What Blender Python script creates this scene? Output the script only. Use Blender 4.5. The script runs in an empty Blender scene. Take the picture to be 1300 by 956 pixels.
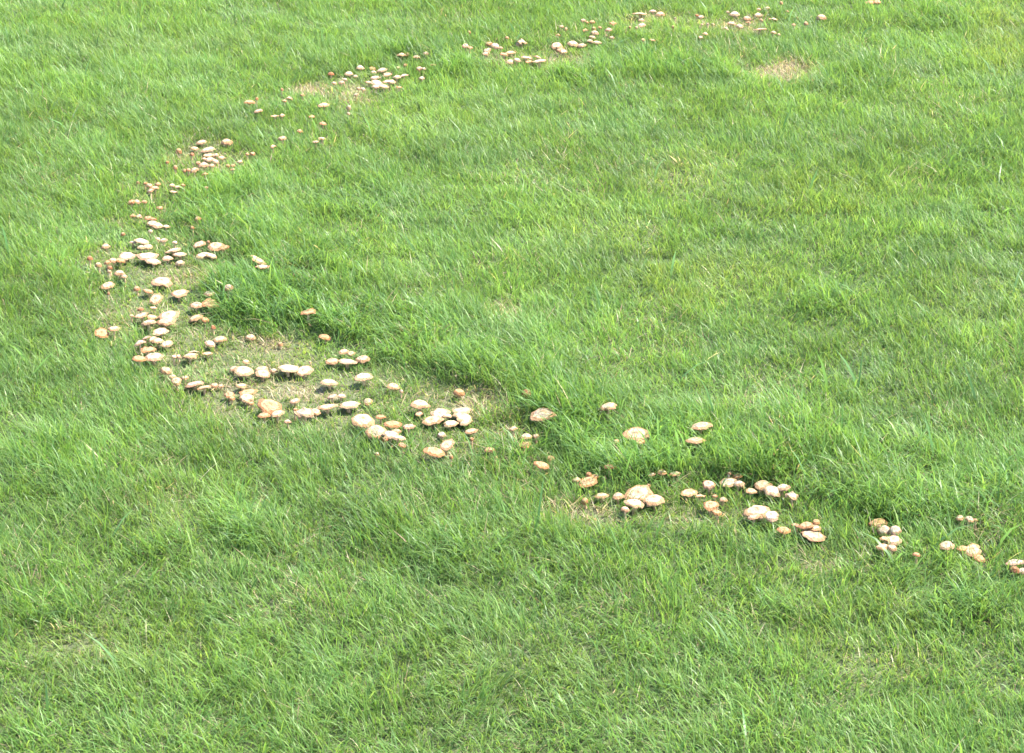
import bpy, math, random
import numpy as np
from mathutils import Vector, Matrix

rng = np.random.default_rng(7)
random.seed(7)
scn = bpy.context.scene
col = scn.collection
R = math.radians

# ---------------------------------------------------------------- camera
CAM_H, PITCH, FPX, PW, PH = 1.6, R(24.0), 2860.0, 1300.0, 956.0
cam_d = bpy.data.cameras.new('camera')
cam_d.sensor_width = 36.0
cam_d.lens = FPX / PW * 36.0
cam_d.clip_end = 2000.0
cam_d.clip_start = 0.05
cam = bpy.data.objects.new('camera', cam_d)
col.objects.link(cam)
cam.location = (0, 0, CAM_H)
cam.rotation_euler = (math.pi / 2 - PITCH, 0, 0)
scn.camera = cam

# ---------------------------------------------------------------- sky and sun
SUN_EL, SUN_AZ = R(56.0), R(72.0)          # azimuth from +Y (view direction) towards +X (right)
world = bpy.data.worlds.new('World')
scn.world = world
world.use_nodes = True
wn = world.node_tree
sky = wn.nodes.new('ShaderNodeTexSky')
sky.sky_type = 'NISHITA'
sky.sun_disc = False
sky.sun_elevation = SUN_EL
sky.sun_rotation = SUN_AZ
bg = wn.nodes['Background']
bg.inputs['Strength'].default_value = 0.15
wn.links.new(sky.outputs['Color'], bg.inputs['Color'])
sd = bpy.data.lights.new('sun', 'SUN')
sd.energy = 3.9
sd.angle = R(0.5)
sd.color = (1.0, 0.95, 0.87)
sun = bpy.data.objects.new('sun', sd)
col.objects.link(sun)
sdir = Vector((math.sin(SUN_AZ) * math.cos(SUN_EL), math.cos(SUN_AZ) * math.cos(SUN_EL), math.sin(SUN_EL)))
sun.rotation_euler = sdir.to_track_quat('Z', 'Y').to_euler()
sun.location = (3, 3, 6)
scn.view_settings.view_transform = 'Standard'
scn.view_settings.look = 'None'
scn.view_settings.exposure = 2.32
scn.view_settings.gamma = 1.0
scn.render.engine = 'CYCLES'
scn.cycles.max_bounces = 6
scn.cycles.diffuse_bounces = 4
scn.cycles.glossy_bounces = 2
scn.cycles.transmission_bounces = 4
scn.cycles.sample_clamp_indirect = 6

# ---------------------------------------------------------------- maths of the lawn
cp, sp = math.cos(PITCH), math.sin(PITCH)


def to_px(x, y, z=0.0):
    """Where a point of the lawn stands on the survey sheet (1300 wide)."""
    dz = z - CAM_H
    d = y * cp - dz * sp
    v = y * sp + dz * cp
    return PW / 2 + FPX * x / d, PH / 2 - FPX * v / d


def ground_hit(px, py, z):
    u, v = (px - PW / 2) / FPX, -(py - PH / 2) / FPX
    dy, dz = cp + v * sp, -sp + v * cp
    t = (z - CAM_H) / dz
    return u * t, dy * t, t


_grids = {}


def vnoise(x, y, scale, seed):
    """smooth value noise, 0..1"""
    if seed not in _grids:
        _grids[seed] = np.random.default_rng(seed + 100).random((256, 256))
    g = _grids[seed]
    a, b = np.asarray(x) / scale + 1000.0, np.asarray(y) / scale + 1000.0
    i, j = np.floor(a).astype(int), np.floor(b).astype(int)
    f, h = a - i, b - j
    f, h = f * f * (3 - 2 * f), h * h * (3 - 2 * h)
    i0, i1, j0, j1 = i % 256, (i + 1) % 256, j % 256, (j + 1) % 256
    return (g[i0, j0] * (1 - f) + g[i1, j0] * f) * (1 - h) + (g[i0, j1] * (1 - f) + g[i1, j1] * f) * h


def smooth(e0, e1, x):
    t = np.clip((x - e0) / (e1 - e0), 0, 1)
    return t * t * (3 - 2 * t)


def polyline_field(px, py, pts):
    """strength on the line, 0 beyond its half width, with a long soft flank uphill; pts = (x, y, half width, strength)"""
    best = np.zeros_like(px)
    for (x0, y0, w0, s0), (x1, y1, w1, s1) in zip(pts[:-1], pts[1:]):
        dx, dy = x1 - x0, y1 - y0
        t = np.clip(((px - x0) * dx + (py - y0) * dy) / (dx * dx + dy * dy), 0, 1)
        ex, ey = px - x0 - t * dx, py - y0 - t * dy
        d = np.hypot(ex, ey)
        w = w0 + (w1 - w0) * t
        up = (dx * ey - dy * ex) < 0
        w = np.where(up, w * 2.3, w)
        best = np.maximum(best, (s0 + (s1 - s0) * t) * (1 - np.where(up, smooth(.0, 1.1, d / w), smooth(0.72, 1.02, d / w))))
    return best


def ellipses(px, py, lst):
    best = np.zeros_like(px)
    for (x, y, a, b, s) in lst:
        d = np.hypot((px - x) / a, (py - y) / b)
        best = np.maximum(best, s * (1 - smooth(0.4, 1.15, d)))
    return best


LUSH = [(222, 258, 14, .35), (262, 274, 24, .6), (320, 300, 34, .6), (345, 355, 44, .95), (420, 384, 38, 1.0), (500, 420, 36, .55), (580, 440, 30, .75),
        (680, 478, 36, .7), (735, 535, 38, .75), (790, 572, 36, .7), (900, 566, 34, .7), (1020, 582, 42, .8), (1150, 628, 36, .6), (1290, 650, 36, .5)]
BANK = [(298, 376, 32, .95), (345, 380, 34, 1.1), (392, 388, 28, 1.0)]
LUSH_SPOTS = [(585, 80, 50, 16, .8), (520, 62, 50, 10, .7), (840, 84, 60, 20, .8), (930, 90, 40, 12, .8), (745, 90, 45, 16, .6),
              (1200, 22, 60, 20, .8), (990, 22, 40, 12, .6), (1080, 98, 60, 25, .4), (330, 668, 55, 26, .7), (470, 668, 60, 28, .6),
              (560, 690, 70, 30, .5), (60, 770, 60, 30, .5), (220, 690, 40, 22, .5), (1230, 770, 60, 30, .6), (1160, 640, 90, 40, .6),
              (830, 590, 60, 28, .8), (680, 560, 50, 22, .7), (210, 400, 10, 10, .5), (270, 425, 26, 14, .7), (238, 428, 22, 12, .6),
              (70, 590, 70, 50, .35), (300, 230, 70, 30, .5), (450, 250, 80, 40, .35), (1240, 210, 70, 40, .4), (1050, 380, 60, 25, .5)]
SHORT = [(150, 330, 60, 26, .8), (215, 345, 75, 26, 1), (300, 338, 60, 16, .8), (205, 390, 62, 40, .9), (150, 400, 55, 45, .55),
         (250, 440, 70, 40, .9), (340, 450, 85, 32, 1), (400, 475, 80, 30, 1), (300, 495, 85, 30, 1), (420, 520, 110, 34, .85),
         (480, 470, 50, 24, .8), (560, 500, 90, 32, .9), (620, 500, 40, 30, 1), (570, 560, 70, 26, .8), (650, 545, 45, 22, .8),
         (640, 385, 36, 14, .7), (745, 645, 80, 20, .85), (850, 645, 70, 16, .7), (940, 655, 60, 16, .5), (1045, 705, 60, 22, .7),
         (1110, 700, 40, 14, .5), (985, 88, 62, 17, 1), (395, 106, 36, 13, 1), (460, 102, 70, 16, .95), (440, 120, 50, 14, .6),
         (650, 72, 60, 12, .7), (715, 66, 40, 9, .9), (690, 76, 60, 8, .6), (820, 24, 70, 12, .7), (930, 28, 90, 16, .8), (265, 200, 60, 30, .8),
         (190, 240, 40, 20, .6), (175, 285, 30, 18, .5), (200, 310, 40, 18, .7), (305, 520, 80, 22, .7), (320, 545, 60, 16, .5),
         (300, 706, 40, 14, .5), (100, 810, 90, 35, .4), (230, 640, 60, 30, .3), (930, 505, 60, 22, .4), (870, 230, 80, 30, .35), (1130, 835, 90, 25, .45)]
DRY = [(985, 86, 44, 15, 1), (1020, 82, 22, 12, .7), (395, 108, 32, 10, 1), (445, 112, 30, 8, .7), (640, 383, 24, 10, .55), (380, 488, 60, 14, .75),
       (230, 345, 50, 14, .45), (330, 425, 60, 8, .6), (610, 500, 34, 22, .65), (740, 640, 50, 10, .55), (650, 515, 20, 14, .6), (305, 475, 60, 16, .4),
       (205, 480, 30, 16, .35), (150, 400, 30, 25, .3), (640, 70, 26, 8, .5), (715, 68, 30, 6, .6), (830, 24, 50, 10, .4), (930, 25, 70, 12, .45),
       (1045, 705, 30, 14, .35), (970, 485, 20, 10, .4), (320, 540, 40, 12, .3), (250, 190, 30, 14, .3), (860, 645, 30, 8, .3)]
YELLOW = [(900, 350, 130, 40, .8), (1270, 50, 50, 60, 1), (760, 290, 110, 40, .5), (870, 215, 90, 35, .5), (560, 150, 160, 35, .4), (1050, 250, 120, 40, .5),
          (250, 640, 120, 60, .3), (150, 820, 160, 60, .4), (640, 830, 150, 50, .35), (1100, 790, 140, 60, .4), (370, 440, 60, 25, .6), (200, 60, 150, 30, .3),
          (1250, 390, 90, 60, .4), (500, 330, 60, 40, .25)]


def lawn_fields(x, y):
    px, py = to_px(x, y)
    wob = 22 * (vnoise(x, y, .09, 1) - .5) + 22 * (vnoise(x, y, .03, 2) - .5)
    px, py = px + wob, py + wob * .6
    short = ellipses(px, py, SHORT)
    lush = np.maximum(polyline_field(px, py, LUSH) * (.3 + 1.2 * vnoise(x, y, .08, 5)), ellipses(px, py, LUSH_SPOTS))
    lush = lush * (1 - .75 * short * (polyline_field(px, py, LUSH) < .6))
    bank = polyline_field(px, py, BANK)
    lush = np.maximum(lush, bank * (.8 + .4 * vnoise(x, y, .06, 6)))
    short = short * (1 - .8 * np.minimum(1, np.maximum(bank, polyline_field(px, py, LUSH))))
    dry = ellipses(px, py, DRY)
    yel = .6 * ellipses(px, py, YELLOW)
    return short, lush, dry, yel


def ground_z(x, y):
    x, y = np.asarray(x, float), np.asarray(y, float)
    near = (np.abs(x) < 3) & (y > 1.5) & (y < 8)
    px, py = to_px(x, np.clip(y, 1.5, 9))
    bank = np.where(near, np.maximum(polyline_field(px, py, LUSH), polyline_field(px, py, BANK)), 0)
    return .012 * (vnoise(x, y, .45, 3) - .5) + .01 * bank + .05 * (vnoise(x, y, 2.3, 4) - .5)


# ---------------------------------------------------------------- materials
def new_mat(name):
    m = bpy.data.materials.new(name)
    m.use_nodes = True
    m.node_tree.nodes.clear()
    return m, m.node_tree.nodes, m.node_tree.links


def grass_material():
    m, N, K = new_mat('grass_blade')
    out = N.new('ShaderNodeOutputMaterial')
    at = N.new('ShaderNodeAttribute'); at.attribute_name = 'tint'
    pr = N.new('ShaderNodeBsdfPrincipled')
    pr.inputs['Roughness'].default_value = .42
    pr.inputs['Specular IOR Level'].default_value = .30
    K.new(at.outputs['Color'], pr.inputs['Base Color'])
    tr = N.new('ShaderNodeBsdfTranslucent')
    mul = N.new('ShaderNodeMix'); mul.data_type = 'RGBA'; mul.blend_type = 'MULTIPLY'
    mul.inputs[0].default_value = 1
    mul.inputs[7].default_value = (1.40, 1.30, .85, 1)
    K.new(at.outputs['Color'], mul.inputs[6])
    K.new(mul.outputs[2], tr.inputs['Color'])
    mx = N.new('ShaderNodeMixShader'); mx.inputs[0].default_value = .5
    K.new(pr.outputs[0], mx.inputs[1]); K.new(tr.outputs[0], mx.inputs[2])
    K.new(mx.outputs[0], out.inputs['Surface'])
    return m


def ground_material():
    m, N, K = new_mat('turf_soil')
    out = N.new('ShaderNodeOutputMaterial')
    pr = N.new('ShaderNodeBsdfPrincipled'); pr.inputs['Roughness'].default_value = .95
    co = N.new('ShaderNodeTexCoord')
    n1 = N.new('ShaderNodeTexNoise'); n1.inputs['Scale'].default_value = 55; n1.inputs['Detail'].default_value = 8
    n2 = N.new('ShaderNodeTexNoise'); n2.inputs['Scale'].default_value = 260; n2.inputs['Detail'].default_value = 4
    K.new(co.outputs['Object'], n1.inputs['Vector']); K.new(co.outputs['Object'], n2.inputs['Vector'])
    r1 = N.new('ShaderNodeValToRGB')
    e = r1.color_ramp.elements
    e[0].position, e[0].color = .3, (.032, .045, .014, 1)
    e[1].position, e[1].color = .72, (.085, .105, .036, 1)
    K.new(n1.outputs['Fac'], r1.inputs['Fac'])
    at = N.new('ShaderNodeAttribute'); at.attribute_name = 'dryness'
    mx = N.new('ShaderNodeMix'); mx.data_type = 'RGBA'
    r2 = N.new('ShaderNodeValToRGB')
    e = r2.color_ramp.elements
    e[0].position, e[0].color = .36, (.05, .038, .022, 1)
    e[1].position, e[1].color = .64, (.22, .17, .10, 1)
    K.new(n2.outputs['Fac'], r2.inputs['Fac'])
    K.new(at.outputs['Fac'], mx.inputs[0]); K.new(r1.outputs[0], mx.inputs[6]); K.new(r2.outputs[0], mx.inputs[7])
    at2 = N.new('ShaderNodeAttribute'); at2.attribute_name = 'farness'
    mx2 = N.new('ShaderNodeMix'); mx2.data_type = 'RGBA'
    K.new(at2.outputs['Fac'], mx2.inputs[0]); K.new(mx.outputs[2], mx2.inputs[6])
    mx2.inputs[7].default_value = (.06, .12, .025, 1)
    K.new(mx2.outputs[2], pr.inputs['Base Color'])
    bp = N.new('ShaderNodeBump'); bp.inputs['Strength'].default_value = .8; bp.inputs['Distance'].default_value = .004
    K.new(n2.outputs['Fac'], bp.inputs['Height']); K.new(bp.outputs[0], pr.inputs['Normal'])
    K.new(pr.outputs[0], out.inputs['Surface'])
    return m


def cap_material(massed=False):
    """skin of the caps: own tone per mushroom (object colour), browner boss, paler flesh towards the margin, thin tan edge"""
    m, N, K = new_mat('mushroom_skin')
    out = N.new('ShaderNodeOutputMaterial')
    pr = N.new('ShaderNodeBsdfPrincipled')
    pr.inputs['Roughness'].default_value = .62
    pr.inputs['Specular IOR Level'].default_value = .25
    oi = N.new('ShaderNodeObjectInfo')
    at = N.new('ShaderNodeAttribute'); at.attribute_name = 'rad'
    co = N.new('ShaderNodeTexCoord')
    ad = N.new('ShaderNodeVectorMath'); ad.operation = 'ADD'
    K.new(co.outputs['Object'], ad.inputs[0]); K.new(oi.outputs['Random'], ad.inputs[1])
    ns = N.new('ShaderNodeTexNoise'); ns.inputs['Scale'].default_value = 2.6; ns.inputs['Detail'].default_value = 6
    ns.inputs['Roughness'].default_value = .65
    K.new(ad.outputs[0], ns.inputs['Vector'])
    mad = N.new('ShaderNodeMath'); mad.operation = 'MULTIPLY_ADD'
    K.new(ns.outputs['Fac'], mad.inputs[0]); mad.inputs[1].default_value = .62
    K.new(at.outputs['Fac'], mad.inputs[2])
    rp = N.new('ShaderNodeValToRGB')
    e = rp.color_ramp.elements
    e[0].position, e[0].color = .28, (.66, .45, .29, 1)
    e[1].position, e[1].color = .62, (.95, .88, .79, 1)
    k = e.new(.98); k.color = (1, 1, .97, 1)
    k = e.new(1.18); k.color = (.97, .90, .82, 1)
    k = e.new(1.32); k.color = (.74, .52, .36, 1)
    # ramp factor is clamped to 1, so scale
    sc = N.new('ShaderNodeMath'); sc.operation = 'DIVIDE'; sc.inputs[1].default_value = 1.4
    K.new(mad.outputs[0], sc.inputs[0])
    for el in list(e):
        el.position = min(1, el.position / 1.4)
    K.new(sc.outputs[0], rp.inputs['Fac'])
    mu = N.new('ShaderNodeMix'); mu.data_type = 'RGBA'; mu.blend_type = 'MULTIPLY'; mu.inputs[0].default_value = 1
    K.new(rp.outputs[0], mu.inputs[6]); 
    if massed:
        tn = N.new('ShaderNodeAttribute'); tn.attribute_name = 'tone'
        K.new(tn.outputs['Color'], mu.inputs[7])
        ns.inputs['Scale'].default_value = 60
    else:
        K.new(oi.outputs['Color'], mu.inputs[7])
    n2 = N.new('ShaderNodeTexNoise'); n2.inputs['Scale'].default_value = 9; n2.inputs['Detail'].default_value = 3
    K.new(ad.outputs[0], n2.inputs['Vector'])
    sp_ = N.new('ShaderNodeMapRange'); sp_.inputs[1].default_value = .56; sp_.inputs[2].default_value = .70
    sp_.inputs[3].default_value = 0; sp_.inputs[4].default_value = .5
    K.new(n2.outputs['Fac'], sp_.inputs[0])
    m2 = N.new('ShaderNodeMix'); m2.data_type = 'RGBA'
    K.new(sp_.outputs[0], m2.inputs[0]); K.new(mu.outputs[2], m2.inputs[6]); m2.inputs[7].default_value = (.34, .19, .10, 1)
    K.new(m2.outputs[2], pr.inputs['Base Color'])
    bp = N.new('ShaderNodeBump'); bp.inputs['Strength'].default_value = .6; bp.inputs['Distance'].default_value = .09
    K.new(ns.outputs['Fac'], bp.inputs['Height']); K.new(bp.outputs[0], pr.inputs['Normal'])
    K.new(pr.outputs[0], out.inputs['Surface'])
    return m


def plain_material(name, c0, c1, scale):
    m, N, K = new_mat(name)
    out = N.new('ShaderNodeOutputMaterial')
    pr = N.new('ShaderNodeBsdfPrincipled'); pr.inputs['Roughness'].default_value = .75
    pr.inputs['Specular IOR Level'].default_value = .2
    co = N.new('ShaderNodeTexCoord')
    mp = N.new('ShaderNodeMapping'); mp.inputs['Scale'].default_value = (3, 3, .6)
    ns = N.new('ShaderNodeTexNoise'); ns.inputs['Scale'].default_value = scale; ns.inputs['Detail'].default_value = 5
    K.new(co.outputs['Object'], mp.inputs[0]); K.new(mp.outputs[0], ns.inputs['Vector'])
    rp = N.new('ShaderNodeValToRGB')
    rp.color_ramp.elements[0].position, rp.color_ramp.elements[0].color = .3, (*c0, 1)
    rp.color_ramp.elements[1].position, rp.color_ramp.elements[1].color = .7, (*c1, 1)
    K.new(ns.outputs['Fac'], rp.inputs['Fac']); K.new(rp.outputs[0], pr.inputs['Base Color'])
    K.new(pr.outputs[0], out.inputs['Surface'])
    return m


M_GRASS, M_SOIL, M_CAP = grass_material(), ground_material(), cap_material()
M_GILL = plain_material('mushroom_gills', (.50, .33, .19), (.68, .50, .33), 2.0)
M_STEM = plain_material('mushroom_stem', (.46, .26, .13), (.68, .47, .29), 2.0)


def mesh_from(name, verts, faces, mat, smooth_shade=True):
    me = bpy.data.meshes.new(name)
    me.from_pydata([tuple(v) for v in verts], [], faces)
    me.materials.append(mat)
    if smooth_shade:
        me.polygons.foreach_set('use_smooth', [True] * len(me.polygons))
    me.update()
    return me


# ---------------------------------------------------------------- the ground: one sheet to the horizon
def axis(lo, hi, step, far):
    a = list(np.arange(lo, hi + 1e-6, step))
    d, x = step, hi
    while x < far:
        d *= 1.5; x += d; a.append(x)
    d, x = step, lo
    pre = []
    while x > -far:
        d *= 1.5; x -= d; pre.append(x)
    return np.array(pre[::-1] + a)


gx, gy = axis(-2.2, 2.2, .03, 400.), axis(1.8, 7.2, .03, 400.)
X, Y = np.meshgrid(gx, gy)
Z = ground_z(X, Y)
_, _, gd, _ = lawn_fields(np.clip(X, -3, 3), np.clip(Y, 1.6, 8))
gs = lawn_fields(np.clip(X, -3, 3), np.clip(Y, 1.6, 8))[0]
inside = (np.abs(X) < 2.2) & (Y > 1.7) & (Y < 7.3)
gd = np.where(inside, np.clip(.04 + gd * .65 + .16 * gs, 0, 1), .06)
gfar = smooth(4, 12, np.hypot(X, Y - 4))
nx, ny = len(gx), len(gy)
V = np.stack([X, Y, Z], -1).reshape(-1, 3)
idx = np.arange(nx * ny).reshape(ny, nx)
F = np.stack([idx[:-1, :-1], idx[:-1, 1:], idx[1:, 1:], idx[1:, :-1]], -1).reshape(-1, 4)
gm = mesh_from('ground', V, F.tolist(), M_SOIL)
for nm, arr in (('dryness', gd), ('farness', gfar)):
    gm.attributes.new(nm, 'FLOAT', 'POINT').data.foreach_set('value', arr.reshape(-1).astype(np.float32))
ground = bpy.data.objects.new('ground', gm)
ground['kind'] = 'structure'
col.objects.link(ground)

# ---------------------------------------------------------------- mushrooms: shapes
SEG = 28


def cap_shape(kind, seed):
    """returns top mesh, gill mesh (radius 1, margin at z = 0) and the height of the boss"""
    r_ = random.Random(seed)
    ph = [r_.uniform(0, 6.28) for _ in range(6)]
    if kind == 'flat':
        prof = lambda r: .20 * (1 - r ** 2.2) + .09 * math.exp(-(r / .24) ** 2) - .06 * r ** 9
        wav, out_ = .10, .11
    elif kind == 'dome':
        if seed % 2:
            prof = lambda r: .30 * (1 - r ** 2.0) + .24 * (1 - r) + .05 * math.exp(-(r / .3) ** 2) - .05 * r ** 9
        else:
            prof = lambda r: .46 * (1 - r ** 2.3) ** .85 + .07 * math.exp(-(r / .28) ** 2) - .05 * r ** 9
        wav, out_ = .075, .10
    elif kind == 'button':
        prof = lambda r: 1.0 * (1 - r ** 2.5) ** .62 + .05 * math.exp(-(r / .3) ** 2)
        wav, out_ = .015, .03
    else:   # ragged: wavy, upturned and notched margin
        prof = lambda r: .24 * (1 - r ** 2) + .07 * r ** 6 + .10 * math.exp(-(r / .22) ** 2)
        wav, out_ = .085, .12
    if kind == 'button':
        rr = [.18, .36, .54, .70, .83, .92, .975, 1.0]
    else:
        rr = [.12, .24, .38, .54, .70, .84, .94, 1.0]

    def wave(a):
        return (math.sin(2 * a + ph[0]) * .5 + math.sin(3 * a + ph[1]) * .5 + .45 * math.sin(5 * a + ph[2]) + .25 * math.sin(8 * a + ph[3]))

    def rim(a):
        s = 1 + out_ * (.7 * math.sin(2 * a + ph[4]) + .6 * math.sin(3 * a + ph[5]) + .5 * math.sin(7 * a + ph[1]))
        if kind in ('flat', 'dome') and seed % 3 != 1:
            s -= .20 * max(0, math.cos(a - ph[3])) ** 40 + .10 * max(0, math.cos(a - ph[0])) ** 60
        if kind == 'ragged':
            s -= .16 * max(0, math.cos(a - ph[2])) ** 24 + .12 * max(0, math.cos(a - ph[3])) ** 30
        return s
    verts, rads = [(0, 0, prof(0.0))], [0.0]
    for r in rr:
        for k in range(SEG):
            a = 2 * math.pi * k / SEG
            q = r * (1 + (rim(a) - 1) * r ** 3)
            verts.append((q * math.cos(a), q * math.sin(a), prof(min(r, 1)) + wav * wave(a) * r ** 3 + r_.uniform(-1, 1) * .008))
            rads.append(r)
    # turned-under lip
    for k in range(SEG):
        a = 2 * math.pi * k / SEG
        q = rim(a) * .985
        verts.append((q * math.cos(a), q * math.sin(a), prof(1.0) - .055 + wav * wave(a)))
        rads.append(1.12)
    faces = [(0, 1 + k, 1 + (k + 1) % SEG) for k in range(SEG)]
    n = len(rr) + 1
    for i in range(n - 1):
        o0, o1 = 1 + i * SEG, 1 + (i + 1) * SEG
        for k in range(SEG):
            k2 = (k + 1) % SEG
            faces.append((o0 + k, o1 + k, o1 + k2, o0 + k2))
    me = mesh_from('cap', verts, faces, M_CAP)
    me.attributes.new('rad', 'FLOAT', 'POINT').data.foreach_set('value', np.array(rads, np.float32))
    # gills: a pleated underside that closes the cap
    gv, gf = [], []
    ring = [(.985, -.055), (.6, -.02), (.13, .02)]
    G = SEG * 2
    for (r, dz) in ring:
        for k in range(G):
            a = 2 * math.pi * k / G
            pl = (-.035 if k % 2 else 0) * (1 if r < .97 else .3)
            q = r * (1 + (rim(a) - 1) * r ** 3)
            gv.append((q * math.cos(a), q * math.sin(a), prof(1.0) + dz + pl + wav * wave(a) * r ** 3))
    for i in range(2):
        for k in range(G):
            k2 = (k + 1) % G
            gf.append((i * G + k, i * G + k2, (i + 1) * G + k2, (i + 1) * G + k))
    gf.append(tuple(range(2 * G, 3 * G)))
    return me, mesh_from('gills', gv, gf, M_GILL, False), prof(0.0) - prof(1.0)


SHAPES = {'flat': [cap_shape('flat', s) for s in range(5)], 'dome': [cap_shape('dome', 20 + s) for s in range(6)],
          'button': [cap_shape('button', 40 + s) for s in range(3)], 'ragged': [cap_shape('ragged', 60 + s) for s in range(4)]}


def stem_shape(seed):
    r_ = random.Random(seed)
    bx, by = r_.uniform(-.12, .12), r_.uniform(-.12, .12)
    v, f = [], []
    n = 9
    for i in range(6):
        t = i / 5
        rad = .5 * (1.25 - .35 * t + (.35 if i == 5 else 0))
        cx, cy = bx * math.sin(t * math.pi) * 3, by * math.sin(t * math.pi) * 3
        for k in range(n):
            a = 2 * math.pi * k / n
            v.append((cx + rad * math.cos(a), cy + rad * math.sin(a), t))
    for i in range(5):
        for k in range(n):
            k2 = (k + 1) % n
            f.append((i * n + k, i * n + k2, (i + 1) * n + k2, (i + 1) * n + k))
    f.append(tuple(range(5 * n, 6 * n)))
    f.append(tuple(range(n - 1, -1, -1)))
    return mesh_from('stem', v, f, M_STEM)


STEMS = [stem_shape(s) for s in range(4)]

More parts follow.
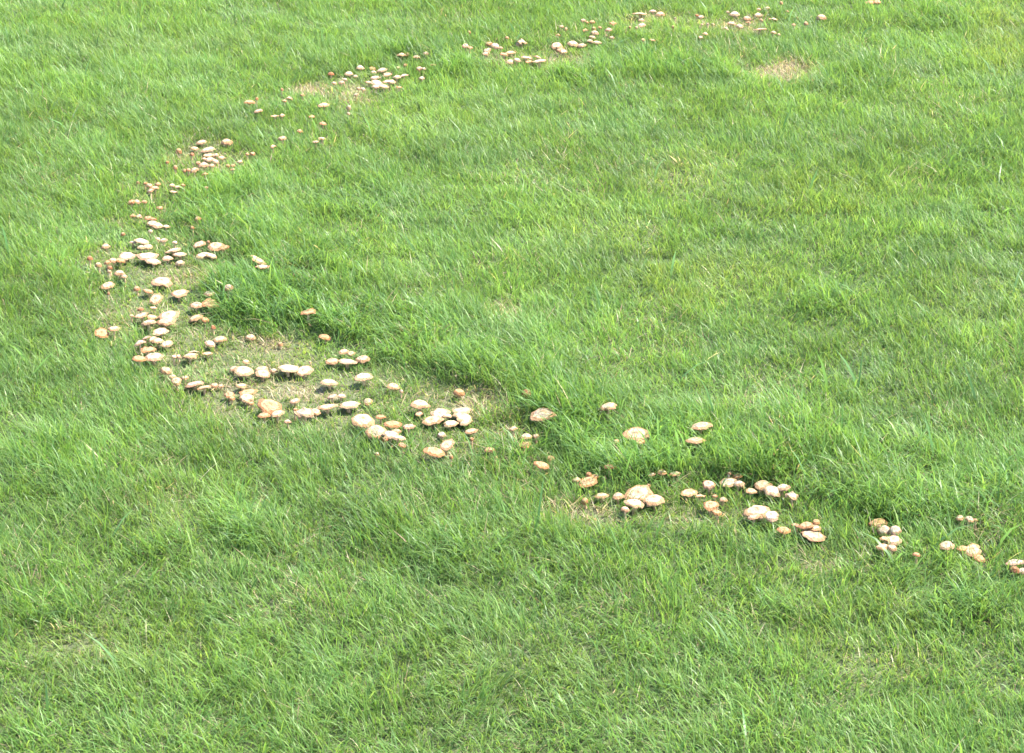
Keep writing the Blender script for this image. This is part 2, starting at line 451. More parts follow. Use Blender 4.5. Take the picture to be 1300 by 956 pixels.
# ---------------------------------------------------------------- mushrooms: survey of every one
# block: place, sheet origin x, y, scale, rows 'x y w h form tone hiding'
# form: F flat, D domed, B button, R ragged; tone: c cream, p peach, t tan, o orange; hiding: 0 clear, 1 among blades, 2 deep in grass
Z5 = 5.168
SURVEY = [
 ("at the ring's far right end", 800, 0, Z5, '''
990 22 20 24 B t 1|1072 160 26 26 D t 0|1153 157 26 26 B t 0|1255 112 60 42 D p 0|1030 75 20 16 R t 1|1573 14 48 22 R t 2|1622 10 44 24 D t 2'''),
 ("in the far cluster behind bare patch", 800, 0, Z5, '''
627 185 26 24 D c 0|665 148 46 22 F p 0|685 90 60 56 D c 0|640 78 24 20 D p 0|718 168 42 36 D c 0|765 120 50 34 D p 0|775 145 34 16 F t 0
842 62 34 32 D p 0|838 97 52 34 D c 0|858 132 24 16 B p 0|900 52 30 38 D p 1|852 190 86 28 F p 0|940 212 36 28 D p 0|975 228 20 16 B p 1|940 125 50 20 R p 2'''),
 ("on thin far turf mid arc", 800, 0, Z5, '''
463 112 40 36 D c 0|437 103 24 20 B o 0|295 118 16 24 D c 0|280 178 18 24 B t 1|495 220 34 30 D p 1|463 245 34 28 R p 1|470 160 20 20 D c 0|508 158 16 14 B c 0|543 162 18 20 B p 0'''),
 ("at the far arc's top bend", 600, 0, Z5, '''
1098 87 86 26 F p 0|1182 74 48 26 D c 0|1230 92 54 36 D p 0|1108 130 36 34 D p 0|1110 162 50 30 D c 0|1075 182 18 18 B p 0|1030 180 16 18 B t 1|1118 262 24 18 B t 1|1180 260 34 16 F t 1'''),
 ("in loose group behind far row", 600, 0, Z5, '''
582 173 28 32 D p 0|612 195 20 26 B t 1|560 230 30 26 D t 1|725 133 34 32 D p 0|785 142 34 24 D t 0|752 150 20 20 B t 1|740 200 34 30 R t 1|795 190 26 26 B t 0
800 215 50 40 D p 0|785 240 40 24 F p 0|835 180 24 22 R t 1|892 193 48 30 D p 0|920 155 40 28 R t 1|912 245 30 28 D p 0|880 238 16 20 B t 1'''),
 ("in the far row by hollow", 600, 0, Z5, '''
245 343 64 30 D p 0|205 352 50 22 F t 0|247 403 50 34 D c 0|290 392 40 28 D c 0|355 375 64 26 F p 0|370 404 40 20 R t 1|425 372 50 24 F p 0|440 396 72 28 F c 0
550 297 70 30 D p 0|575 325 50 26 D t 0|597 334 40 24 F c 0|656 285 66 42 D c 0|715 297 52 30 D c 0|770 268 40 24 D c 0|812 275 56 28 F c 0'''),
 ("in ragged clump beside far row", 600, 0, Z5, '''
108 288 46 36 D t 0|148 300 56 46 D c 0|185 312 26 30 D p 0|95 325 50 30 F p 0|85 352 40 26 R p 1|225 250 24 20 B t 2|320 278 56 40 R c 0|300 292 30 24 R p 1
-23 215 20 30 B t 1|-48 298 44 36 D p 0|-18 312 34 20 R t 1'''),
 ("strung out behind the straw cluster", 300, 60, Z5, '''
1085 50 62 36 D p 0|1122 46 30 20 R t 1|1185 62 44 26 D p 0|1243 38 36 40 D p 0|1110 118 28 18 B t 1|1062 135 26 18 B p 1|1200 138 40 32 D p 0|1230 142 24 18 B c 0|1216 202 36 26 D c 0|1290 116 36 22 D t 0'''),
 ("in the cluster beside straw patch", 300, 60, Z5, '''
812 132 52 40 D c 0|738 170 56 34 D c 0|780 190 30 30 D c 0|900 162 34 26 D c 0|955 147 60 34 D c 0|990 175 54 20 F p 0|910 195 60 28 F c 0|868 227 50 24 F p 0|922 230 66 24 F c 0
1003 221 70 30 F c 0|918 257 50 26 D c 0|968 253 60 18 F p 0|1053 193 52 30 D c 0|1100 183 50 24 D c 0|830 271 30 28 D c 0|800 272 24 20 B p 0|785 310 30 20 D p 1|895 138 40 20 R t 1|1068 262 30 16 R t 2
690 228 36 32 D p 0|712 210 26 20 D c 0|640 234 28 24 D p 0|620 178 40 28 B o 0'''),
 ("scattered before the straw patch", 300, 60, Z5, '''
85 358 64 34 D t 0|133 342 20 26 B o 0|145 416 56 28 D p 1|315 352 30 20 R t 1|345 337 40 30 R p 1|300 280 18 26 B o 1|433 315 26 20 B t 1|252 452 46 22 R p 1|300 445 34 24 D p 1
573 375 66 34 D p 0|495 455 40 22 R t 2|567 498 44 28 D t 1|415 550 40 36 D t 1|300 595 50 30 D p 0|240 650 36 30 D p 1|560 597 48 24 D p 1|520 620 40 20 R p 2|735 400 28 44 B c 0|735 437 22 20 B p 1'''),
 ("in the upper left cluster", 100, 160, Z5, '''
805 103 62 36 D p 0|760 145 50 28 D p 1|655 168 38 40 B t 0|743 187 26 24 B o 0|848 153 82 42 D c 0|968 103 66 48 D p 0|850 188 60 22 F p 0|895 187 40 22 F p 1|860 216 56 34 D c 0|898 230 40 30 D c 0
938 207 48 28 R p 1|822 215 30 24 R p 1|820 255 66 50 D p 0|783 245 30 26 B t 1|872 258 36 24 D p 0|756 288 50 40 D p 0|693 295 24 26 B t 0|718 290 28 24 B t 0|632 276 28 32 B t 0|580 240 22 22 B o 1|828 316 34 24 R t 1'''),
 ("in grass beside upper left cluster", 100, 160, Z5, '''
1140 180 34 28 D t 1|1105 186 24 20 B t 1|1055 230 34 20 F p 1|1010 258 30 26 D t 1|978 262 26 24 B t 1|1012 285 30 18 R t 2'''),
 ("in bunches below upper left cluster", 100, 160, Z5, '''
387 373 20 22 B t 1|437 375 28 24 D t 0|463 388 40 34 D p 0|518 378 36 28 D t 0|500 402 46 26 D p 0|470 422 40 30 D p 0|612 388 40 28 D p 1|650 400 40 24 D c 1|685 388 26 36 R t 1|620 428 50 18 F p 1|836 402 22 22 D p 0
345 497 44 50 D t 0|380 494 44 40 D p 0|430 496 34 30 D t 1|530 535 40 22 R t 2'''),
 ("in the left bend's upper clump", 100, 160, Z5, '''
355 590 34 30 R t 1|393 592 40 36 D p 0|455 600 46 28 D t 0|490 610 40 24 D t 0|480 637 60 34 D p 0|520 652 66 54 D c 0|572 658 52 32 D c 0|470 687 30 24 D c 0|780 605 44 34 D t 1|745 668 24 24 B t 1|290 712 28 28 B t 1'''),
 ("in the left bend's crowded row", 100, 160, Z5, '''
415 752 78 34 F c 0|355 760 44 24 F c 0|410 797 54 38 D c 0|452 790 56 36 D c 0|520 738 30 24 D c 1|555 750 44 44 D c 0|630 762 30 24 D c 1|315 849 98 34 F c 0|450 848 116 48 F p 0|488 884 90 38 D c 0
582 864 66 42 D c 0|618 812 100 48 F c 0|662 839 72 36 D c 0|662 894 52 36 D c 0'''),
 ("by tall grass past crowded row", 100, 160, Z5, '''
790 772 76 34 F p 0|850 760 20 18 B t 1|900 785 90 52 D p 0|955 795 60 32 D t 0|820 843 90 46 F c 0|870 849 64 36 D c 0|1178 875 116 48 F p 0|1205 922 86 42 R p 0'''),
 ("on the ring's outer left edge", 100, 300, Z5, '''
175 63 56 42 D p 0|72 148 36 36 B o 0|128 191 42 42 B p 0|188 170 46 40 D t 0|225 157 50 42 D p 0|272 157 60 36 D t 0|203 207 32 30 B o 0|200 233 26 24 B p 0|268 240 66 50 D p 0|298 262 44 38 D p 0
188 318 84 48 D p 0|195 377 20 30 B t 1|230 603 70 36 D p 0|150 632 90 36 F t 2'''),
 ("on turf inside the left bend", 100, 300, Z5, '''
380 345 42 38 B t 0|456 358 68 36 D t 0|505 408 90 30 F p 0|545 292 118 62 F p 0|660 370 114 50 F p 0|860 370 80 46 F p 0|980 333 62 52 D p 1|775 447 80 46 D p 0|865 438 104 40 F t 0|490 466 44 18 F p 0'''),
 ("in the heap by grass tuft", 100, 300, Z5, '''
405 480 40 32 B o 0|347 520 30 32 D p 0|410 514 90 42 F p 0|480 527 70 40 D p 0|460 565 100 60 D c 0|590 515 120 60 F p 0|575 555 110 50 D p 0|765 535 90 56 D p 1|830 545 52 36 D t 1|882 603 32 38 B o 0|535 622 92 42 F c 0'''),
 ("in creamy heap below grass tuft", 100, 300, Z5, '''
400 697 72 48 D c 0|440 665 66 36 F p 0|480 672 60 40 D c 0|520 685 76 56 D c 0|575 702 76 46 D c 0|455 742 90 32 R t 1|395 800 86 48 D t 0|490 787 120 70 D p 0|625 787 36 32 D p 1|655 790 30 30 B p 1
730 780 100 68 F p 0|755 755 60 30 F c 0|860 700 66 64 D c 0|925 672 80 40 D p 0|845 766 62 26 F p 0'''),
 ("on straw before the grass bank", 160, 410, Z5, '''
815 91 62 46 D p 0|1012 143 34 36 B t 1|787 252 50 38 D p 0|705 298 60 42 D p 0|772 310 118 68 D c 0|890 300 86 44 D p 0|900 327 92 38 F p 0|970 313 56 46 D p 0|1070 292 146 56 F c 0|1168 308 102 54 F c 0|1207 258 16 16 B p 0'''),
 ("in the lower left curved row", 160, 410, Z5, '''
260 308 70 54 D p 0|305 352 50 50 D p 0|330 378 66 44 D p 0|385 358 46 34 D p 0|447 395 116 60 F p 0|513 419 92 46 F p 0|580 405 50 40 D p 1|622 412 36 30 D p 1'''),
 ("in the clump around tan cap", 160, 410, Z5, '''
757 409 72 48 D p 0|800 452 104 34 F t 0|790 490 90 58 D c 0|675 468 70 46 D t 0|695 497 40 28 B t 1|822 530 36 30 B t 1|942 542 146 80 D t 0|903 604 76 46 D t 0|993 592 86 48 D p 0|1106 510 64 36 D p 0|1058 644 44 38 D p 0
1170 592 110 86 R c 0|1240 580 70 40 D p 0|1110 570 30 26 B t 0'''),
 ("beside the dark grass bank edge", 370, 420, Z5, '''
218 36 78 48 D t 1|342 133 66 46 D p 0|392 147 50 26 R p 1|268 195 86 56 D p 0|368 197 118 56 F c 0|468 180 92 60 D p 0|473 297 108 62 D c 0|245 335 108 50 D c 0|112 -124 100 50 R t 1'''),
 ("on short turf below grass bank", 370, 420, Z5, '''
268 428 66 36 F p 0|328 424 54 38 D c 0|237 493 118 52 F p 0|380 480 122 62 D c 0|500 460 60 44 D p 1|670 360 74 46 D p 0|720 398 26 26 B p 1|1098 406 70 46 B t 0'''),
 ("in the lower bend's piled clump", 370, 420, Z5, '''
468 584 142 84 D p 0|585 562 66 34 D t 0|555 657 132 82 D p 0|662 610 106 56 D t 0|688 655 60 30 D t 0|648 678 96 56 D c 0|700 700 90 50 D c 0|615 712 36 32 B o 1|770 626 76 40 D p 0|722 748 50 50 D t 1|560 810 30 30 B p 2'''),
 ("in lower middle stacked creamy group", 370, 420, Z5, '''
845 478 118 58 D p 0|838 543 50 28 R p 1|975 538 112 52 F c 0|1025 557 60 40 D c 0|922 582 128 52 F p 0|1120 518 128 34 F c 0|1125 562 132 62 D c 0|1135 597 80 44 D c 0|1043 606 90 52 D c 0|985 680 56 44 D c 1
1178 654 84 36 D p 0|1183 712 26 28 B t 1|940 788 128 72 D t 0|1020 744 96 40 F p 0|1048 830 26 44 B t 0'''),
 ("just past the stacked creamy group", 560, 480, Z5, '''
563 97 62 52 B o 0|665 232 146 64 D p 0|1097 184 104 66 D p 0|473 330 58 42 D p 0|373 366 24 24 B p 1|560 380 72 46 D c 1|622 377 40 30 D p 1|545 437 84 52 D t 2|318 470 72 52 D t 1|358 522 22 24 B o 1|658 567 96 50 D t 0|720 522 50 40 D t 2'''),
 ("in dark grass, lower ring", 560, 480, Z5, '''
965 675 118 56 F t 0|888 665 50 36 D p 0|968 630 36 28 B o 0|1012 642 50 30 D t 1|1072 655 30 30 R p 2|1110 578 76 36 D t 2|1148 412 40 50 D t 2|1053 768 86 56 D p 0|1160 770 76 66 D p 0|944 808 48 52 B t 1
1285 362 150 66 F p 1|1305 415 60 26 D t 2|1705 309 140 68 D p 1|1670 405 130 56 D p 1|1450 617 66 50 D p 1|1380 632 50 30 D p 2|1535 625 70 46 D p 1'''),
 ("in front group below dark grass", 740, 520, Z5, '''
365 545 160 62 F p 0|338 612 118 72 D c 0|275 652 58 48 D p 0|432 503 28 34 B t 0|465 590 140 84 D p 0|825 490 84 58 D p 0|695 540 106 50 F p 0|768 568 60 40 R p 1|865 570 36 28 B t 0|922 588 56 46 D p 0|840 624 100 56 D t 0|878 674 62 48 D t 0|958 420 30 26 B p 1|1015 432 60 28 D t 2'''),
 ("in the big front heap", 890, 580, Z5, '''
180 163 110 48 F c 0|245 175 70 70 D c 0|405 178 114 80 D p 0|330 220 70 40 D p 1|470 218 118 88 D c 0|535 200 86 66 D c 0|595 257 80 80 R c 0|370 350 160 100 F p 0|462 385 96 62 D c 0|345 390 90 50 D p 0
545 477 80 52 D t 0|735 508 164 88 F p 0|690 447 90 50 D t 0|742 462 86 40 D p 0|755 428 50 34 B t 1|622 445 50 30 D t 1'''),
 ("in the near right stack", 1050, 590, Z5, '''
340 385 110 80 D t 1|375 425 84 66 D p 0|448 425 76 60 D c 0|385 482 70 46 D p 0|440 490 96 62 D c 0|365 535 80 60 D p 0|425 542 60 50 D p 0|585 588 46 50 D t 0'''),
 ("at the ring's near right end", 1050, 590, Z5, '''
872 345 56 50 D p 1|932 352 60 70 D p 1|970 362 36 36 D t 1|785 525 96 66 D c 0|890 545 70 30 D t 1|955 557 110 54 D p 0|1000 612 70 46 D t 1|1235 635 120 62 F c 0|1285 692 60 50 D c 0|1228 692 60 60 B o 0'''),
]
FORMS = {'F': 'flat', 'D': 'dome', 'B': 'button', 'R': 'ragged'}
TONE = {'c': (.51, .435, .325), 'p': (.49, .375, .255), 't': (.45, .29, .155), 'o': (.37, .19, .095)}
TONE_W = {'c': 'cream', 'p': 'peach', 't': 'tan', 'o': 'orange'}
FORM_W = {'F': 'flat-capped', 'D': 'domed', 'B': 'button', 'R': 'ragged'}

recs = []
for place, ox, oy, sc, rows in SURVEY:
    for item in rows.replace('\n', '|').split('|'):
        q = item.split()
        if not q:
            continue
        x, y, w, h = [float(v) for v in q[:4]]
        recs.append(dict(place=place, px=ox + x / sc, py=oy + y / sc, w=w / sc, h=h / sc, form=q[4], tone=q[5], hid=int(q[6])))

for i, m in enumerate(recs):
    r_ = random.Random(500 + i)
    x, y, t = ground_hit(m['px'], m['py'], .03)
    s_, l_, d_, _ = [float(v[0]) for v in lawn_fields(np.array([x]), np.array([y]))]
    grassy = .030 + .014 * l_ - .016 * s_
    rad = .5 * m['w'] / (FPX / t) * 1.10
    if m['hid'] == 0:
        hc = max(.008 + .45 * rad, grassy * .72)
    elif m['hid'] == 1:
        hc = max(.007 + .4 * rad, grassy * .62)
    else:
        hc = max(.007 + .35 * rad, grassy * .55)
    hc = min(hc * r_.uniform(.92, 1.12), .05)
    for _ in range(3):
        z = hc + float(ground_z(np.array([x]), np.array([y]))[0])
        x, y, t = ground_hit(m['px'], m['py'], z)
    m.update(shortness=s_, x=x, y=y, z=z, g=z - hc, hc=hc, r=.5 * m['w'] / (FPX / t) * (1.17 if t > 4.4 else 1.10), depth=t)
    el = math.atan2(CAM_H - z, y)
    m['el'] = el
    k = (m['h'] / m['w'] - .9 * math.sin(el)) / math.cos(el)
    lo, hi = {'F': (.10, .26), 'D': (.20, .40), 'B': (.42, .85), 'R': (.16, .4)}[m['form']]
    m['k'] = min(max(k * .85, lo), hi)
    mm = 2000 * m['r']
    m['size'] = 'tiny' if mm < 13 else 'small' if mm < 20 else 'big' if mm > 38 else 'broad' if mm > 30 else ''

# ---------------------------------------------------------------- labels: look first, then its place among its likes
ORD = ['first', 'second', 'third', 'fourth', 'fifth', 'sixth', 'seventh', 'eighth', 'ninth', 'tenth']
NUM = ['', '', 'two', 'three', 'four', 'five', 'six', 'seven', 'eight', 'nine', 'ten']
byl = {}
rank = sorted(range(len(recs)), key=lambda i: -recs[i]['w'] * recs[i]['h'] * (1, .6, .25)[recs[i]['hid']])
for k_, i in enumerate(rank):
    recs[i]['single'] = k_ < 300                # the 300 that show largest stand alone, the specks beyond them are one mass
for m in recs:
    if not m['single']:
        continue
    hid = ['', 'half-hidden', 'grass-smothered'][m['hid']]
    m['look'] = ' '.join(w for w in (hid, m['size'], TONE_W[m['tone']], FORM_W[m['form']], 'mushroom') if w)
    byl.setdefault((m['look'], m['place']), []).append(m)
for (look, place), ms in byl.items():
    n = len(ms)
    if n == 1:
        ms[0]['label'] = f'{look} {place}'
        continue
    xs, ys = [m['px'] for m in ms], [m['py'] for m in ms]
    gapx = min(b - a for a, b in zip(sorted(xs)[:-1], sorted(xs)[1:]))
    gapy = min(b - a for a, b in zip(sorted(ys)[:-1], sorted(ys)[1:])) * 1.3
    if gapx >= gapy:
        ms.sort(key=lambda m: m['px'])
        a, b = ('left', 'right') if n == 2 else ('leftmost', 'rightmost')
        side = 'left'
    else:
        ms.sort(key=lambda m: m['py'])
        a, b = ('farther', 'nearer') if n == 2 else ('farthest', 'nearest')
        side = 'back'
    for j, m in enumerate(ms):
        w = a if j == 0 else b if j == n - 1 else 'middle' if n == 3 else f'{ORD[j]} from {side}'
        m['label'] = f'{look} {place}, {w} of {NUM[n]}'

crowd = dict(v=[], f=[], mi=[], rad=[], tone=[], n=0)
for i, m in enumerate(recs):
    r_ = random.Random(900 + i)
    form = FORMS[m['form']]
    cm, gmh, base_h = r_.choice(SHAPES[form])
    stem_m = r_.choice(STEMS)
    zs = 2 * m['k'] * m['r'] / max(base_h, .15)
    tl = .17 if m['form'] in 'F' else .14
    cap_loc = Vector((0, 0, m['hc'] - .45 * m['k'] * m['r']))
    cap_rot = (r_.gauss(.03, tl), r_.gauss(0, tl), r_.uniform(0, 6.28))
    sx = m['r']
    j = r_.uniform(-.05, .05)
    tint = TONE[m['tone']]
    tint = (tint[0] * (1 + j), tint[1] * (1 + j + r_.uniform(-.05, .05)), tint[2] * (1 + j + r_.uniform(-.09, .09)), 1)
    top = m['hc'] - .30 * m['k'] * m['r']
    sr = min(.0052, max(.0022, m['r'] * .2))
    if not m['single']:
        from mathutils import Euler
        base = Matrix.Translation((m['x'], m['y'], m['g']))
        mc = base @ Matrix.LocRotScale(cap_loc, Euler(cap_rot), Vector((sx, sx, zs)))
        ms_ = base @ Matrix.LocRotScale(Vector((0, 0, -.012)), Euler((0, 0, cap_rot[2])), Vector((sr * 1.6, sr * 1.6, top + .012)))
        for src_me, mx_, k_ in ((cm, mc, 0), (gmh, mc, 1), (stem_m, ms_, 2)):
            n0 = crowd['n']
            crowd['v'] += [tuple(mx_ @ v.co) for v in src_me.vertices]
            crowd['f'] += [tuple(n0 + q for q in p.vertices) for p in src_me.polygons]
            crowd['mi'] += [k_] * len(src_me.polygons)
            if k_ == 0:
                crowd['rad'] += [d.value for d in src_me.attributes['rad'].data]
            else:
                crowd['rad'] += [0.] * len(src_me.vertices)
            crowd['tone'] += list(tint) * len(src_me.vertices)
            crowd['n'] += len(src_me.vertices)
        continue
    root = bpy.data.objects.new('mushroom', None)
    root.empty_display_size = .01
    root.location = (m['x'], m['y'], m['g'])
    root['label'] = m['label']
    root['category'] = 'mushroom'
    root['group'] = 'mushrooms growing in a ring on the lawn'
    col.objects.link(root)
    cap = bpy.data.objects.new('cap', cm)
    gil = bpy.data.objects.new('gills', gmh)
    stm = bpy.data.objects.new('stem', stem_m)
    cap.parent = root
    cap.location, cap.rotation_euler, cap.scale = cap_loc, cap_rot, (sx, sx, zs)
    cap.color = tint
    gil.parent = cap
    stm.parent = root
    stm.location = (0, 0, -.012)
    stm.scale = (sr * 1.6, sr * 1.6, top + .012)
    stm.rotation_euler = (0, 0, cap_rot[2])
    for o in (cap, gil, stm):
        col.objects.link(o)
me = mesh_from('small_mushrooms', crowd['v'], crowd['f'], cap_material(True))
me.materials.append(M_GILL)
me.materials.append(M_STEM)
me.polygons.foreach_set('material_index', crowd['mi'])
me.attributes.new('rad', 'FLOAT', 'POINT').data.foreach_set('value', np.array(crowd['rad'], np.float32))
me.attributes.new('tone', 'FLOAT_COLOR', 'POINT').data.foreach_set('color', np.array(crowd['tone'], np.float32))
o = bpy.data.objects.new('small_mushrooms', me)
o['kind'] = 'stuff'
o['label'] = 'tiny tan and peach mushrooms scattered along the ring between the larger ones'
col.objects.link(o)

# ---------------------------------------------------------------- grass blades
GREENS = np.array([(.109, .194, .039), (.127, .212, .045), (.088, .178, .038), (.147, .222, .052), (.095, .173, .048)])
STRAW = np.array([(.42, .33, .19), (.34, .26, .15), (.48, .41, .26), (.27, .20, .12)])


def blade_mesh(name, x, y, z, L, W, az, th0, th1, tint, twist, segs):
    n = len(x)
    lv = []
    px_, pz_ = np.zeros(n), np.zeros(n)
    dirx, diry = np.cos(az), np.sin(az)
    sx, sy = np.cos(az + math.pi / 2 + twist), np.sin(az + math.pi / 2 + twist)
    co = np.empty((n, 2 * segs + 1, 3), np.float32)
    cl = np.empty((n, 2 * segs + 1, 4), np.float32)
    for i in range(segs + 1):
        s = i / segs
        if i:
            th = th0 + (th1 - th0) * ((i - .5) / segs) ** 1.25
            px_ = px_ + np.sin(th) * L / segs
            pz_ = pz_ + np.cos(th) * L / segs
        cx, cy, cz = x + dirx * px_, y + diry * px_, z + pz_
        cz = np.maximum(cz, z + .001)
        wd = .5 * W * (1 - .75 * s ** 2.2) * (.8 if i == 0 else 1)
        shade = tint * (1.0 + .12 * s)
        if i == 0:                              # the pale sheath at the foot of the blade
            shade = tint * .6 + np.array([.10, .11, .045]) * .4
        if i < segs:
            for q, sg in ((0, -1), (1, 1)):
                co[:, 2 * i + q, 0] = cx + sg * wd * sx
                co[:, 2 * i + q, 1] = cy + sg * wd * sy
                co[:, 2 * i + q, 2] = cz
                cl[:, 2 * i + q, :3] = shade
        else:
            co[:, 2 * i, 0], co[:, 2 * i, 1], co[:, 2 * i, 2] = cx, cy, cz
            cl[:, 2 * i, :3] = shade
    cl[..., 3] = 1
    nv = 2 * segs + 1
    pat = []
    for i in range(segs - 1):
        pat += [2 * i, 2 * i + 1, 2 * i + 3, 2 * i + 2]
    pat += [2 * segs - 2, 2 * segs - 1, 2 * segs]
    pat = np.array(pat, np.int32)
    loops = (np.arange(n, dtype=np.int32)[:, None] * nv + pat[None]).reshape(-1)
    per = np.array([4] * (segs - 1) + [3], np.int32)
    tot = np.tile(per, n)
    start = np.concatenate([[0], np.cumsum(tot)[:-1]]).astype(np.int32)
    me = bpy.data.meshes.new(name)
    me.vertices.add(n * nv)
    me.vertices.foreach_set('co', co.reshape(-1))
    me.loops.add(len(loops))
    me.loops.foreach_set('vertex_index', loops)
    me.polygons.add(len(tot))
    me.polygons.foreach_set('loop_start', start)
    me.polygons.foreach_set('use_smooth', np.ones(len(tot), bool))
    at = me.attributes.new('tint', 'FLOAT_COLOR', 'POINT')
    at.data.foreach_set('color', cl.reshape(-1))
    me.materials.append(M_GRASS)
    me.update(calc_edges=True)
    return me


def grow(x, y, fields, z):
    """blade parameters for roots x, y"""
    short, lush, dry, yel = fields
    n = len(x)
    tus = vnoise(x, y, .055, 11)                # tussocks
    big = vnoise(x, y, .33, 12)
    L = .0345 * (1 + .6 * (tus - .5) + .35 * (big - .5)) * (1 + .8 * lush) * (1 - .46 * short) * (1 + .25 * dry)
    L = L * rng.uniform(.45, 1.35, n)
    longer = rng.random(n) < .07 * (1 - short)
    L = np.where(longer, L * rng.uniform(1.2, 1.6, n), L)
    W = rng.uniform(.0008, .0018, n) * (1 + .30 * lush) * np.where(longer, 1.25, 1) * np.where(rng.random(n) < .08, 1.7, 1)
    # lean: swirls of combed grass, leaning mostly to the left and towards the viewer
    ang = 3.2 * (vnoise(x, y, .13, 13) - .5) + 2.6 * (vnoise(x, y, .045, 14) - .5) + R(215)
    az = ang + rng.normal(0, 1.35, n)
    az = np.where(lush > .45, np.where(rng.random(n) < .5, R(240) + rng.normal(0, .8, n), az), az)
    flat_ = vnoise(x, y, .08, 16)
    th0 = np.abs(rng.normal(.25, .20, n)) + .20 * flat_
    th1 = th0 + np.abs(rng.normal(.65, .35, n)) + .35 * flat_ + .25 * lush
    # colour
    base = GREENS[rng.integers(0, len(GREENS), n)]
    v = (1 + .30 * (vnoise(x, y, .22, 17) - .5) + .25 * (vnoise(x, y, .06, 18) - .5)) * rng.uniform(.78, 1.25, n)
    tint = base * v[:, None]
    tint = tint * (1 + (yel + .5 * short)[:, None] * np.array([.55, .22, .25])) * (1 - lush[:, None] * np.array([.12, .05, .05]))
    pdry = np.clip(.022 + .22 * short + .66 * dry + .10 * (vnoise(x, y, .15, 19) > .72), 0, .93)
    isdry = rng.random(n) < pdry
    st = STRAW[rng.integers(0, len(STRAW), n)] * rng.uniform(.7, 1.15, n)[:, None]
    tint = np.where(isdry[:, None], st, tint)
    th0 = np.where(isdry, th0 + rng.uniform(.3, .9, n), th0)
    th1 = np.where(isdry, np.maximum(th1, th0 + .3), th1)
    th1 = np.minimum(th1, 1.9)
    az = np.where(isdry, rng.uniform(0, 6.283, n), az)
    return L, W, az, th0, th1, tint, rng.normal(0, .55, n)


X0, X1, Y0, Y1 = -2.0, 2.0, 2.0, 7.0


def in_view(x, y, m):
    px, py = to_px(x, y)
    return (px > -m) & (px < PW + m) & (py > -m) & (py < PH + m)


cand = 1_480_000
x = rng.uniform(X0, X1, cand)
y = rng.uniform(Y0, Y1, cand)
view = in_view(x, y, 70)
_, pyy = to_px(x, y)
dens = np.where(view, .84 + .16 * np.clip(pyy / PH, 0, 1), np.where(in_view(x, y, 200), .6, .03))
clump = .72 + .6 * vnoise(x, y, .028, 21)
keep = rng.random(cand) < dens * np.clip(clump, .3, 1)
x, y = x[keep], y[keep]
f = lawn_fields(x, y)
keep = rng.random(len(x)) < (1 - .08 * f[0] - .05 * f[2])
x, y = x[keep], y[keep]
f = tuple(a[keep] for a in f)
z = ground_z(x, y) - .002
L, W, az, th0, th1, tint, tw = grow(x, y, f, z)
# odd coarse broad blades of couch grass among the fine turf
ppx, ppy = to_px(x, y)
odds = np.where((ppx > 820) & (ppy > 470) & (ppy < 730), .0012, .0003)
coarse = (rng.random(len(x)) < odds) & (f[0] < .4)
nc = int(coarse.sum())
L[coarse] = rng.uniform(.055, .10, nc)
W[coarse] = rng.uniform(.0034, .0055, nc)
th0[coarse] = rng.uniform(.1, .7, nc)
th1[coarse] = th0[coarse] + rng.uniform(.3, 1.2, nc)
tint[coarse] = np.array([.10, .19, .06]) * rng.uniform(.85, 1.3, nc)[:, None]

# the grass gives way round the mushrooms
SEG_T = [(i + .5) / 4 for i in range(4)]
reach = sum(np.sin(th0 + (th1 - th0) * s ** 1.25) for s in SEG_T) / 4
rise = sum(np.cos(th0 + (th1 - th0) * s ** 1.25) for s in SEG_T) / 4
order = np.argsort(y)
ys_sorted = y[order]
u = rng.random(len(x))
for m in recs:
    lo, hi = np.searchsorted(ys_sorted, [m['y'] - .16, m['y'] + .05])
    ii = order[lo:hi]
    ii = ii[np.abs(x[ii] - m['x']) < .09]
    if not len(ii):
        continue
    dx, dy = x[ii] - m['x'], y[ii] - m['y']
    d = np.hypot(dx, dy)
    under = d < m['r'] * .92
    lim = max(.006, (m['hc'] - .5 * m['k'] * m['r']) * .8)
    L[ii] = np.where(under & (L[ii] * rise[ii] > lim), lim / np.maximum(rise[ii], .25), L[ii])
    # the part of the blade that stands between the cap and the open side
    tx, ty = dx + np.cos(az[ii]) * reach[ii] * L[ii], dy + np.sin(az[ii]) * reach[ii] * L[ii]
    p = [.50 + .30 * min(1, m['shortness']), .42, .36][m['hid']] + (.28 if m['depth'] > 4.4 else 0)
    rim = m['hc'] - .5 * m['k'] * m['r']
    ok = np.zeros(len(ii), bool)
    zmax = np.full(len(ii), 9.)
    for fr in (.35, .6, .8, 1.):
        bx, by = dx + (tx - dx) * fr, dy + (ty - dy) * fr
        inf = (np.abs(bx) < m['r'] * 1.02) & (by < m['r'] * .6)
        zz = (rim + np.maximum(0, -by - m['r'] * .8) * math.tan(m['el'])) / fr
        zmax = np.where(inf, np.minimum(zmax, zz), zmax)
        ok |= inf
    ok &= (L[ii] * rise[ii] > zmax) & (u[ii] < p) & ~under
    L[ii] = np.where(ok, np.maximum(.006, zmax / np.maximum(rise[ii], .25) * .95), L[ii])

near = (y < 4.4) & (L > .021)

for sel, segs in ((near, 3), (~near, 2)):
    me = blade_mesh('grass', x[sel], y[sel], z[sel], L[sel], W[sel] * (1 if segs == 3 else 1.15), az[sel], th0[sel], th1[sel], tint[sel], tw[sel], segs)
    o = bpy.data.objects.new('grass', me)
    o['kind'] = 'stuff'
    col.objects.link(o)

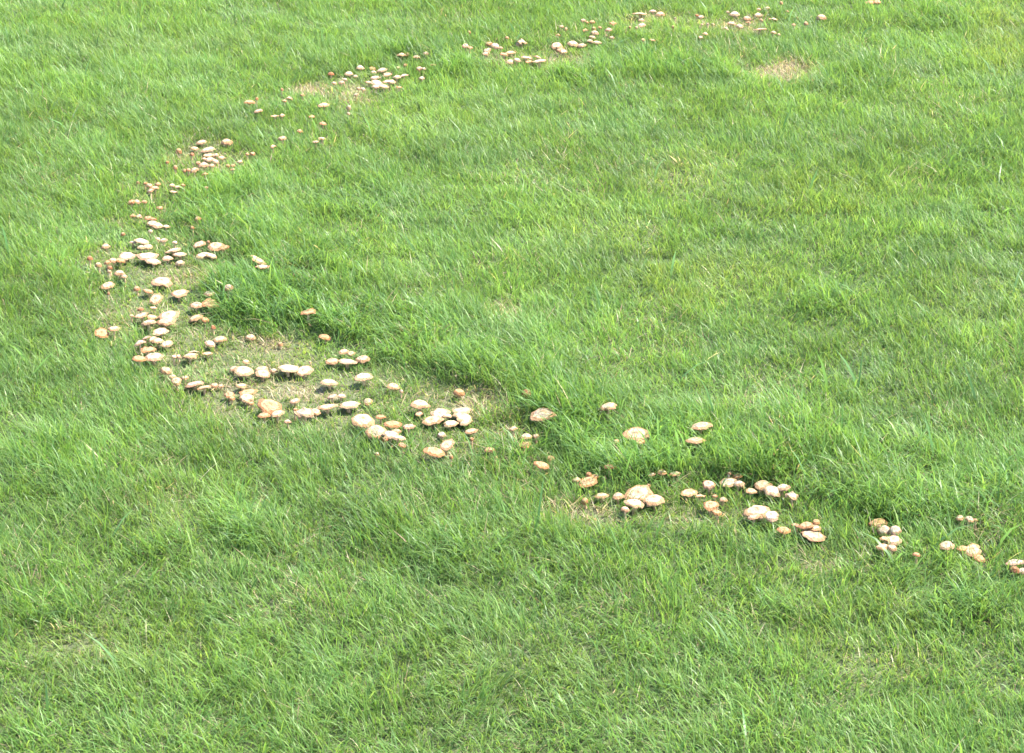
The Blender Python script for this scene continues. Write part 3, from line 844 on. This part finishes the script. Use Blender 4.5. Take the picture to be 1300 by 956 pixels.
# ---------------------------------------------------------------- the rest of the lawn, outside the photograph's frame
n = 3200
tx, ty = rng.uniform(-.135, .135, n), rng.uniform(-.135, .135, n)
zero = np.zeros(n)
L, W, az, th0, th1, tint, tw = grow(tx, ty, (zero, zero, zero, zero + .1), zero)
tile = blade_mesh('grass_tile', tx, ty, zero, L, W * 1.5, az, th0, th1, tint, tw, 2)
pts = []
for i in range(-32, 32):
    for j in range(-16, 60):
        cx, cy = i * .25 + .125, j * .25 + .125
        if X0 < cx < X1 and Y0 < cy < Y1:
            qx = np.array([cx + a * .125 for a in (-1, 0, 1) for b in (-1, 0, 1)])
            qy = np.array([cy + b * .125 for a in (-1, 0, 1) for b in (-1, 0, 1)])
            if in_view(qx, qy, 40).any():
                continue
        pts.append((cx, cy, float(ground_z(np.array([cx]), np.array([cy]))[0]) - .004))
src = bpy.data.objects.new('outer_grass', tile)
src.location = pts[0]
src['kind'] = 'stuff'
col.objects.link(src)
pm = bpy.data.meshes.new('outer_grass_points')
pm.from_pydata(pts[1:], [], [])
far_grass = bpy.data.objects.new('outer_grass', pm)
far_grass['kind'] = 'stuff'
col.objects.link(far_grass)
ng = bpy.data.node_groups.new('lawn_tiles', 'GeometryNodeTree')
ng.interface.new_socket('Geometry', in_out='INPUT', socket_type='NodeSocketGeometry')
ng.interface.new_socket('Geometry', in_out='OUTPUT', socket_type='NodeSocketGeometry')
gi, go = ng.nodes.new('NodeGroupInput'), ng.nodes.new('NodeGroupOutput')
ob = ng.nodes.new('GeometryNodeObjectInfo'); ob.inputs['Object'].default_value = src
ob.inputs['As Instance'].default_value = True
ip = ng.nodes.new('GeometryNodeInstanceOnPoints')
rv = ng.nodes.new('FunctionNodeRandomValue'); rv.data_type = 'INT'
rv.inputs['Min'].default_value = 0; rv.inputs['Max'].default_value = 3
mm_ = ng.nodes.new('ShaderNodeMath'); mm_.operation = 'MULTIPLY'; mm_.inputs[1].default_value = math.pi / 2
cx_ = ng.nodes.new('ShaderNodeCombineXYZ')
ng.links.new(rv.outputs['Value'] if rv.outputs['Value'].enabled else [s for s in rv.outputs if s.enabled][0], mm_.inputs[0])
ng.links.new(mm_.outputs[0], cx_.inputs['Z'])
ng.links.new(gi.outputs[0], ip.inputs['Points'])
ng.links.new(ob.outputs['Geometry'], ip.inputs['Instance'])
ng.links.new(cx_.outputs[0], ip.inputs['Rotation'])
ng.links.new(ip.outputs[0], go.inputs[0])
md = far_grass.modifiers.new('lawn_tiles', 'NODES')
md.node_group = ng
